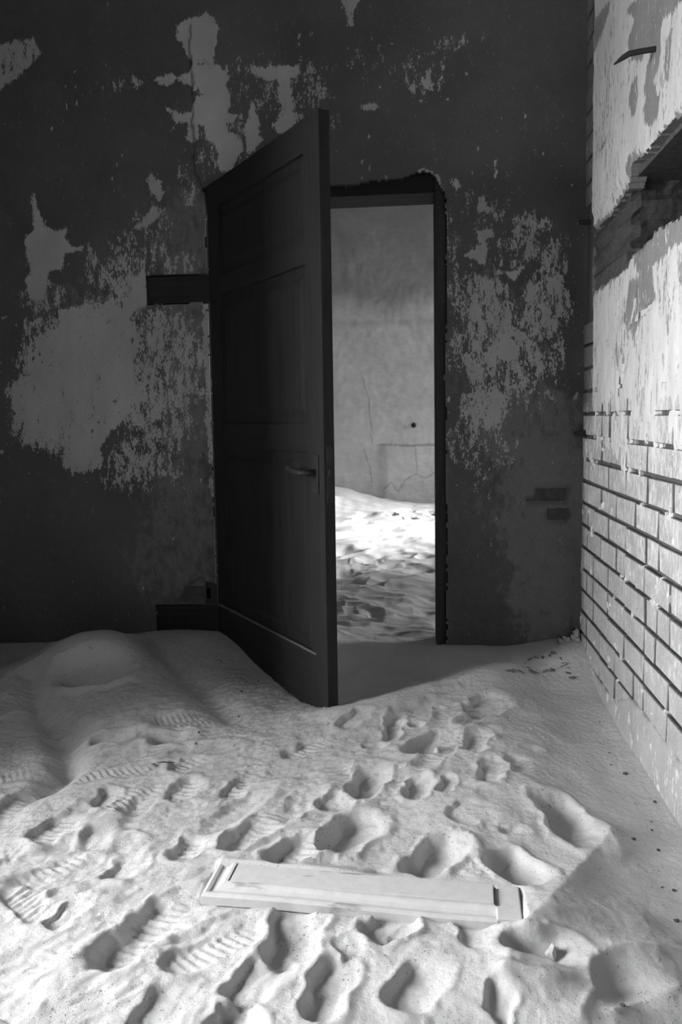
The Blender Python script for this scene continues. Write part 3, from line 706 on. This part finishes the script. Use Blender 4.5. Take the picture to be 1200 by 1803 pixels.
link('masonry', bm_mesh(bm, 'masonry'), M_PLASTER, wall_right)
bm = bmesh.new()                                   # bare lining of the slot, coloured darker than the masonry
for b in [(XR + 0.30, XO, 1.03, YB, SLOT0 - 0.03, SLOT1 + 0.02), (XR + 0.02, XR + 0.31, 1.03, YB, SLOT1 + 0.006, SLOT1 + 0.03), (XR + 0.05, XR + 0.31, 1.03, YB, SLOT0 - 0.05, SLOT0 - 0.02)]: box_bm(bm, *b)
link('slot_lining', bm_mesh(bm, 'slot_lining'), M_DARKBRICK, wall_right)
# the stub of the beam left in the slot: a split, weathered end
bm = bmesh.new(); ny, nz = 26, 14; gridv = {}
for i in range(ny):
    for j in range(nz):
        y = SLOT_Y + 0.002 + (3.24 - SLOT_Y) * i / (ny - 1); z = SLOT0 - 0.012 + (SLOT1 - SLOT0 + 0.05) * j / (nz - 1)
        gridv[i, j] = bm.verts.new((XR + 0.022 + 0.012 * math.sin(z * 90 + y * 4) * 0.5 + random.uniform(-.003, .003), y, z))
for i in range(ny - 1):
    for j in range(nz - 1): bm.faces.new((gridv[i, j], gridv[i, j + 1], gridv[i + 1, j + 1], gridv[i + 1, j]))
nx = 12; e = {}
for k in range(nx):
    for j in range(nz):
        if k == 0: e[k, j] = gridv[0, j]; continue
        x = XR + 0.022 + 0.27 * k / (nx - 1); z = gridv[0, j].co.z
        e[k, j] = bm.verts.new((x, SLOT_Y + 0.010 * math.sin(z * 70 + x * 3) + random.uniform(-.004, .004), z))
for k in range(nx - 1):
    for j in range(nz - 1): bm.faces.new((e[k, j], e[k + 1, j], e[k + 1, j + 1], e[k, j + 1]))
for k_, (yb_, l_) in enumerate([(2.80, .22), (3.03, .215)]):
    bo = box('brick', (XR + 0.012, XR + 0.09, yb_ - l_ / 2, yb_ + l_ / 2, SLOT0 - 0.105, SLOT0 - 0.016), M_DARKBRICK, wall_right, 0.004)
stub = link('beam_stub', bm_mesh(bm, 'beam_stub'), M_TIMBER, wall_right); stub['label'] = 'weathered grey timber stub left in the wall slot'
# bricks
def brick_mesh(l, h):
    bm = bmesh.new(); box_bm(bm, -0.05, 0.0, -l / 2, l / 2, -h / 2, h / 2)
    for v_ in bm.verts: v_.co += Vector((random.uniform(-.0015, .0015), random.uniform(-.002, .002), random.uniform(-.002, .002)))
    bmesh.ops.bevel(bm, geom=list(bm.edges), offset=0.0028, segments=1, affect='EDGES')
    me = bm_mesh(bm, 'brick'); me.materials.append(M_BRICK); me.materials.append(M_MORTAR)
    for p_ in me.polygons: p_.material_index = 0 if p_.normal.x < -0.9 else 1
    return me
LONG = [brick_mesh(0.222, ROW - JOINT) for _ in range(4)]; SHORT = [brick_mesh(0.106, ROW - JOINT) for _ in range(3)]
def add_brick(me, y, z):
    o = bpy.data.objects.new('brick', me); COL.objects.link(o); o.parent = wall_right
    o.location = (XR + 0.05 + random.uniform(-.0025, .0025), y, z); o.rotation_euler = (random.uniform(-.006, .006), 0, random.uniform(-.006, .006))
r = -1
nb = 0
while True:
    z = Z00 + r * ROW + ROW / 2
    r += 1
    if z > 2.95: break
    if z > 1.44 and z < 1.86: continue
    y = YB - 0.004 - (0.11 if r % 2 else 0.0)
    if r % 2: add_brick(random.choice(SHORT), YB - 0.004 - 0.053, z); nb += 1
    if z > 1.75:
        if not r % 2: add_brick(random.choice(LONG), y - 0.111, z); nb += 1
        continue
    y -= 0.006
    while y > (1.75 if z < 0.95 else 2.05):
        lg = random.random() < 0.72
        l = 0.222 if lg else 0.106
        add_brick(random.choice(LONG if lg else SHORT), y - l / 2, z); nb += 1
        y -= l + 0.009
# iron spike and peg driven into the walls
sy, szz = right(1162, 85)
spike = empty('iron_spike', (XR, sy, szz))
link('shank', bm_mesh(tube([(0.06, 0, 0), (0, 0, 0), (-0.055, 0.003, -0.004), (-0.085, 0.004, -0.008), (-0.10, 0.005, -0.017), (-0.125, 0.006, -0.034)], [.0085, .0085, .0085, .0085, .0078, .002], 8), 'shank'), M_IRON, spike)
tag(spike, 'bent rusty iron spike sticking out of the whitewashed wall above the slot', 'spike')
py_, pz_ = right(1028, 398)
peg = empty('iron_peg', (XR, YB - 0.05, pz_))
link('shank', bm_mesh(tube([(0.03, 0, 0), (-0.02, 0, 0), (-0.034, 0, 0.001)], [.010, .010, .008], 6), 'shank'), M_IRON, peg)
tag(peg, 'short dark iron peg in the wall corner level with the timber stub', 'peg')
p2z = right(1028, 762)[1]
joint_peg = empty('iron_peg', (XR, YB - 0.05, p2z))
link('shank', bm_mesh(tube([(0.03, 0, 0), (-0.025, 0, 0), (-0.045, 0, -0.003)], [.012, .012, .007], 6), 'shank'), M_IRON, joint_peg)  # dark brick joint modelled as an added peg
tag(joint_peg, 'dark peg-like joint low in the wall corner where the bare brick courses begin', 'peg')

# ------------------------------------------------------------------ the rest of the room and the far room
def wall_with_window(name, x0, x1, ya, yb, wn_):
    bm = bmesh.new()
    for b in [(x0, x1, ya, wn_[0], -0.3, CEIL), (x0, x1, wn_[1], yb, -0.3, CEIL), (x0, x1, wn_[0], wn_[1], -0.3, wn_[2]), (x0, x1, wn_[0], wn_[1], wn_[3], CEIL)]: box_bm(bm, *b)
    return struct(link(name, bm_mesh(bm, name), M_PLASTER))
wall_with_window('wall_left', XL - 0.93, XL, YREAR - 0.3, YB + 0.03, WIN1)  # unseen wall, made extra thick so its window reveal narrows the daylight
struct(box('wall_rear', (XL - 0.93, XR + 0.34, YREAR - 0.3, YREAR, -0.3, CEIL), M_PLASTER))
struct(box('ceiling', (-3.3, FXR + 0.6, YREAR - 0.4, YFAR + 0.4, CEIL, CEIL + 0.15), M_PLASTER))
wall_with_window('wall_far_right', FXR, FXR + 0.58, 3.5, YFAR + 0.3, WIN2)
struct(box('wall_far_left', (FXL - 0.3, FXL, 3.5, YFAR + 0.3, -0.3, CEIL), M_PLASTER))
for nme, x0, x1, wn_ in (('window_1', XL - 0.86, XL - 0.78, WIN1), ('window_2', FXR + 0.42, FXR + 0.50, WIN2)):
    wo = struct(empty(nme, ((x0 + x1) / 2, (wn_[0] + wn_[1]) / 2, wn_[2])))
    hy_, hh = (wn_[1] - wn_[0]) / 2, wn_[3] - wn_[2]
    for b in [(-0.04, 0.04, -hy_, -hy_ + 0.05, 0, hh), (-0.04, 0.04, hy_ - 0.05, hy_, 0, hh)]: box('post', b, M_FRAME, wo)
    for b in [(-0.04, 0.04, -hy_ + 0.05, hy_ - 0.05, 0, 0.05), (-0.04, 0.04, -hy_ + 0.05, hy_ - 0.05, hh - 0.05, hh)]: box('rail', b, M_FRAME, wo)
# far wall with its stains, cracks and the low ledge
u = np.arange(FXL - 0.1, FXR + 0.1, 0.012); u = u; v = np.arange(-0.2, CEIL + 0.012, 0.012)
U, Vv = np.meshgrid(u, v, indexing='ij')
wu = U + 0.012 * vnoise(U * 6, Vv * 6, 91) + 0.006 * vnoise(U * 25, Vv * 25, 92); wv = Vv + 0.012 * vnoise(U * 6, Vv * 6, 93) + 0.006 * vnoise(U * 25, Vv * 25, 94)
crack = np.zeros(U.shape)
for pts in [[(637,665),(648,700),(652,740),(655,780)], [(732,790),(733,835)], [(732,835),(715,845),(700,865),(690,850),(675,862)], [(732,835),(750,842),(765,832)], [(640,790),(650,820),(655,850)]]:
    d = line_dist([far(*q_) for q_ in pts], wu, wv); crack = np.maximum(crack, 0.42 * (1 - sstep(0.002, 0.011, d)))
zl = far(700, 783)[1]; xl0 = far(662, 783)[0]
stain = np.exp(-((Vv - far(680, 568)[1]) / 0.035) ** 2) * 0.9 * (0.55 + 0.45 * vnoise(U * 4, Vv * 3, 95))
stain = np.maximum(stain, 0.7 * sstep(0.25, 0.1, Vv - far(700, 880)[1]) * (0.5 + 0.5 * vnoise(U * 9, Vv * 9, 96)))
stain = np.clip(stain, 0, 1)
top_shade = sstep(-0.02, 0.30, wv - far(680, 560)[1] + 0.12 * fbm(U * 2.0, Vv * 2.0, 99, 4))     # light fading up the wall, darkened into the colour
off = 0.006 * fbm(U * 2, Vv * 2, 97, 3) + 0.002 * fbm(U * 14, Vv * 14, 98, 3)
off += 0.016 * sstep(zl + 0.006, zl - 0.006, wv) * sstep(xl0, xl0 + 0.12, wu)
crack = np.maximum(crack, 0.5 * np.exp(-((wv - zl + 0.002) / 0.009) ** 2) * sstep(xl0 - 0.02, xl0 + 0.05, wu))
V_ = np.stack([U.ravel(), (YFAR - off).ravel(), Vv.ravel()], 1)
wall_far = struct(link('wall_far', np_mesh('wall_far', V_, grid_quads(len(u), len(v)), dict(crack=crack.ravel(), stain=stain.ravel(), top_shade=top_shade.ravel())), M_FAR))
box('masonry', (FXL - 0.3, FXR + 0.3, YFAR + 0.02, YFAR + 0.3, -0.3, CEIL), M_PLASTER, wall_far)
kx, kz = far(728, 749)
bm = bmesh.new(); bmesh.ops.create_uvsphere(bm, u_segments=12, v_segments=8, radius=0.024, matrix=Matrix.Translation((0, 0, 0)) @ Matrix.Scale(0.7, 4, (0, 1, 0)))
kn = empty('wall_knob', (kx, YFAR - 0.01, kz)); link('knob_head', bm_mesh(bm, 'knob_head', True), M_IRON, kn)
tag(kn, 'small round dark knob on the pale wall seen through the doorway', 'knob')
# desert outside the windows
def outside(name, x0, x1):
    xs_ = np.linspace(x0, x1, 40); ys_ = np.linspace(-25, 30, 60); a, b = np.meshgrid(xs_, ys_, indexing='ij')
    return struct(link(name, np_mesh(name, np.stack([a.ravel(), b.ravel(), (-0.25 + 0.2 * fbm(a * .2, b * .2, 5, 3) * sstep(3, 6, np.abs(a))).ravel()], 1), grid_quads(40, 60)), M_SAND))
outside('terrain', -40, XL - 0.91)
outside('terrain', FXR + 0.55, 40)

# ------------------------------------------------------------------ moulded board lying in the sand
board = empty('moulded_board', (P0[0], P0[1], bz), ba)
board.rotation_euler = (RAD(-1), 0, ba)
# profile across: bead, ogee step, cove, flat field
prof = [(0.0, -0.006), (0.0, 0.012), (0.002, 0.0155), (0.008, 0.017), (0.014, 0.0155), (0.016, 0.0125), (0.024, 0.0125), (0.031, 0.0150), (0.036, 0.0195), (0.040, 0.0215), (0.048, 0.022)]
def board_bm(x0, x1, mitre0, mitre1, pr, yback):
    bm = bmesh.new(); rows = []
    pts = pr + [(yback, pr[-1][1]), (yback, -0.006)]
    nseg = 24
    for y, z in pts:
        a = x0 + mitre0 * y; b = x1 - mitre1 * y
        rows.append([bm.verts.new((a + (b - a) * k / nseg, y, z + 0.0022 * math.sin(3.1 * (a + (b - a) * k / nseg) * 3) )) for k in range(nseg + 1)])
    for r0, r1 in zip(rows, rows[1:]):
        for k in range(nseg): bm.faces.new((r0[k], r0[k + 1], r1[k + 1], r1[k]))
    for k in (0, nseg):
        try: bm.faces.new([r_[k] for r_ in rows])
        except ValueError: pass
    for k in range(nseg): bm.faces.new((rows[-1][k], rows[-1][k + 1], rows[0][k + 1], rows[0][k]))
    return bm
link('moulding', bm_mesh(board_bm(0, L - 0.0490, 1.0, 0.0, prof[:-1], 0.046), 'moulding'), M_BOARD, board)
box('field', (0.0495, L - 0.0535, 0.0490, W, -0.006, 0.0205), M_BOARD, board, 0.002)
bm = bmesh.new(); rows = []                         # end moulding, mitred into the long one
for d_, z in prof[:-1] + [(0.046, 0.0215), (0.046, -0.006)]:
    rows.append([bm.verts.new((d_, y, z)) for y in (max(d_, 0.0005), W)])
for r0, r1 in zip(rows, rows[1:]): bm.faces.new((r0[0], r0[1], r1[1], r1[0]))
bm.faces.new([r_[0] for r_ in rows]); bm.faces.new([r_[1] for r_ in rows][::-1])
link('end_moulding', bm_mesh(bm, 'end_moulding'), M_BOARD, board)
box('end_block', (L - 0.0505, L, 0.002, W, -0.012, 0.0195), M_BOARD, board, 0.003)
slt = box('slot', (L - 0.0530, L - 0.0490, W * 0.35, W * 0.85, 0.010, 0.0228), M_GROOVE, board); slt['label'] = 'narrow black slit across the board'
tag(board, 'pale moulded wooden board half buried in the trodden sand', 'board')

# ------------------------------------------------------------------ stones, twigs, rubble
def rock_mesh(name, mat, flat=0.6, sub=2, seed=0):
    bm = bmesh.new(); bmesh.ops.create_icosphere(bm, subdivisions=sub, radius=1.0)
    rr = random.Random(seed)
    ph = [rr.uniform(0, 6) for _ in range(6)]
    for v_ in bm.verts:
        c = v_.co; k = 1 + 0.22 * math.sin(3 * c.x + ph[0]) + 0.18 * math.sin(4 * c.y + ph[1]) + 0.15 * math.sin(5 * c.z + ph[2]) + rr.uniform(-.08, .08)
        v_.co = Vector((c.x * k, c.y * k * rr.uniform(.72, .8), c.z * k * flat))
    me = bm_mesh(bm, name); me.materials.append(mat); return me
PEB = [rock_mesh('pebble', M_PEB, .6, 1, s) for s in range(4)]; PEBL = [rock_mesh('pebble', M_PEBL, .6, 1, s) for s in range(4, 7)]
ORD = ['first', 'second', 'third', 'fourth', 'fifth', 'sixth', 'seventh', 'eighth', 'ninth', 'tenth', 'eleventh']
def place(name, me, px, py, size, label, cat, group=None, sink=0.25, tilt=0.4):
    x, y, z = on_sand(px, py)
    o = bpy.data.objects.new(name, me); COL.objects.link(o)
    hz_ = size * 0.55
    o.location = (x, y, z + hz_ * (1 - 2 * sink) * 0.6); o.scale = (size,) * 3
    o.rotation_euler = (random.uniform(-tilt, tilt), random.uniform(-tilt, tilt), random.uniform(0, 6.28))
    tag(o, label, cat, group); return o
place('pebble', PEB[0], 1100, 1363, .0085, 'black pebble on smooth sand beside the brick wall, largest of its line', 'pebble', 'dark pebbles on the sand')
for k_, (px, py, s) in enumerate([(1055, 1272, .004), (1072, 1326, .004), (1075, 1347, .005), (1153, 1413, .006), (1146, 1447, .004), (1147, 1462, .004), (1115, 1478, .006), (1158, 1497, .005), (1165, 1563, .004), (1185, 1568, .005), (1190, 1622, .006)]):
    place('pebble', random.choice(PEB), px, py, s, 'tiny dark pebble along the brick wall, ' + ORD[k_] + ' of the line from the corner', 'pebble', 'dark pebbles on the sand')
place('pebble', PEB[2], 1095, 1771, .0055, 'small black pebble on the smooth sand at the lower right corner', 'pebble', 'dark pebbles on the sand')
st = place('stone', rock_mesh('stone', M_PEBL, 1.6, 2, 9), 969, 1682, .013, 'pale speckled stone standing on the rim of the dug heel print', 'stone', None, 0.1, 0.15)
for k_, (px, py, s) in enumerate([(352, 1248, .006), (380, 1162, .006), (388, 1166, .012), (470, 1215, .006), (576, 1276, .009)]):
    place('pebble', random.choice(PEBL), px, py, s, 'pale pebble at the foot of the open door, ' + ORD[k_] + ' counted from the hinge side', 'pebble', 'pale pebbles by the door')
for k_, (px, py, s) in enumerate([(345, 1310, .004), (350, 1290, .005), (420, 1262, .005), (425, 1218, .006), (455, 1200, .005), (490, 1226, .005), (535, 1245, .005)]):
    place('pebble', random.choice(PEB), px, py, s, 'tiny dark crumb on the sand bank by the door, ' + ORD[k_] + ' from the left', 'pebble', 'dark crumbs by the door')
for k_, (px, py, s) in enumerate([(955, 1200, .006), (1000, 1218, .007), (1020, 1170, .006), (1042, 1235, .005)]):
    place('pebble', random.choice(PEBL), px, py, s, 'small pale pebble in front of the crumbled wall corner, ' + ORD[k_] + ' from the left', 'pebble', 'pale pebbles by the corner')
def twig(px, py, l, rz, lab):
    x, y, z = on_sand(px, py)
    o = empty('twig', (x, y, z + 0.003), rz)
    link('stick', bm_mesh(tube([(-l / 2, 0, 0.001), (-l / 6, 0.003, 0.002), (l / 5, -0.002, 0.002), (l / 2, 0.002, 0.0)], [.0012, .0022, .002, .001], 6), 'stick'), M_TWIG, o)
    tag(o, lab, 'twig')
twig(292, 1345, .05, 0.1, 'short black twig on the trodden sand left of the door')
twig(272, 1349, .02, -0.4, 'tiny twig scrap beside the short black twig on the sand')
CH = [rock_mesh('plaster_chunk', M_CHUNK, .7, 1, s) for s in range(20, 24)]
def heap(px, py, s, lab, z_up=0.0, grp=None):
    o = place('plaster_chunk', random.choice(CH), px, py, s, lab, 'rubble', grp); o.location.y = min(o.location.y, YB - s * 1.3); o.location.x = min(o.location.x, XR - s * 1.2)
    o.location.z = sand_z(o.location.x, o.location.y) + s * 0.3 + z_up
for k_, (px, py, s, zu) in enumerate(sorted([(987, 1131, .020, 0), (992, 1122, .018, 0), (1000, 1119, .02, 0), (1005, 1112, .018, .0), (1012, 1124, .018, 0), (1000, 1128, .015, .0), (1010, 1118, .017, .018), (1015, 1112, .016, .03), (1003, 1120, .014, .022), (1018, 1119, .018, 0)])):
    heap(px, py, s, 'small chunk of fallen plaster in the corner heap, ' + ORD[k_] + ' from the left', zu, 'fallen plaster in the corner')
def flake_mesh(mat, seed):
    rr = random.Random(seed); bm = bmesh.new(); k = rr.randint(5, 7)
    t_ = [bm.verts.new((math.cos(2 * PI * i / k) * rr.uniform(.6, 1.1), math.sin(2 * PI * i / k) * rr.uniform(.4, .8), .10)) for i in range(k)]
    b_ = [bm.verts.new((v_.co.x, v_.co.y, -.10)) for v_ in t_]
    bm.faces.new(t_); bm.faces.new(b_[::-1])
    for i in range(k): bm.faces.new((t_[i], b_[i], b_[(i + 1) % k], t_[(i + 1) % k]))
    me = bm_mesh(bm, 'paint_flake'); me.materials.append(mat); return me
FK = [flake_mesh(M_FLAKE, s) for s in range(5)] + [flake_mesh(M_CHUNK, 9)]
ring = [(905, 1182), (918, 1184), (928, 1176), (922, 1168), (932, 1162), (942, 1158), (955, 1158), (966, 1155), (975, 1150), (985, 1160), (992, 1168), (998, 1176), (988, 1172), (935, 1184), (948, 1182), (960, 1181), (973, 1180), (1000, 1186), (1005, 1194), (892, 1182)]
ORD += ['twelfth', 'thirteenth', 'fourteenth']
for edge, pts in (('far', sorted(p_ for p_ in ring if p_[1] < 1175)), ('near', sorted(p_ for p_ in ring if p_[1] >= 1175))):
    for k, (px, py) in enumerate(pts):
        place('paint_flake', FK[(k + px) % 6], px + random.uniform(-2, 2), py, random.uniform(.011, .022), 'flat paint flake on the ' + edge + ' edge of the debris ring, ' + ORD[k] + ' from the left',
              'paint flake', 'ring of fallen paint flakes', 0.3, 0.5)
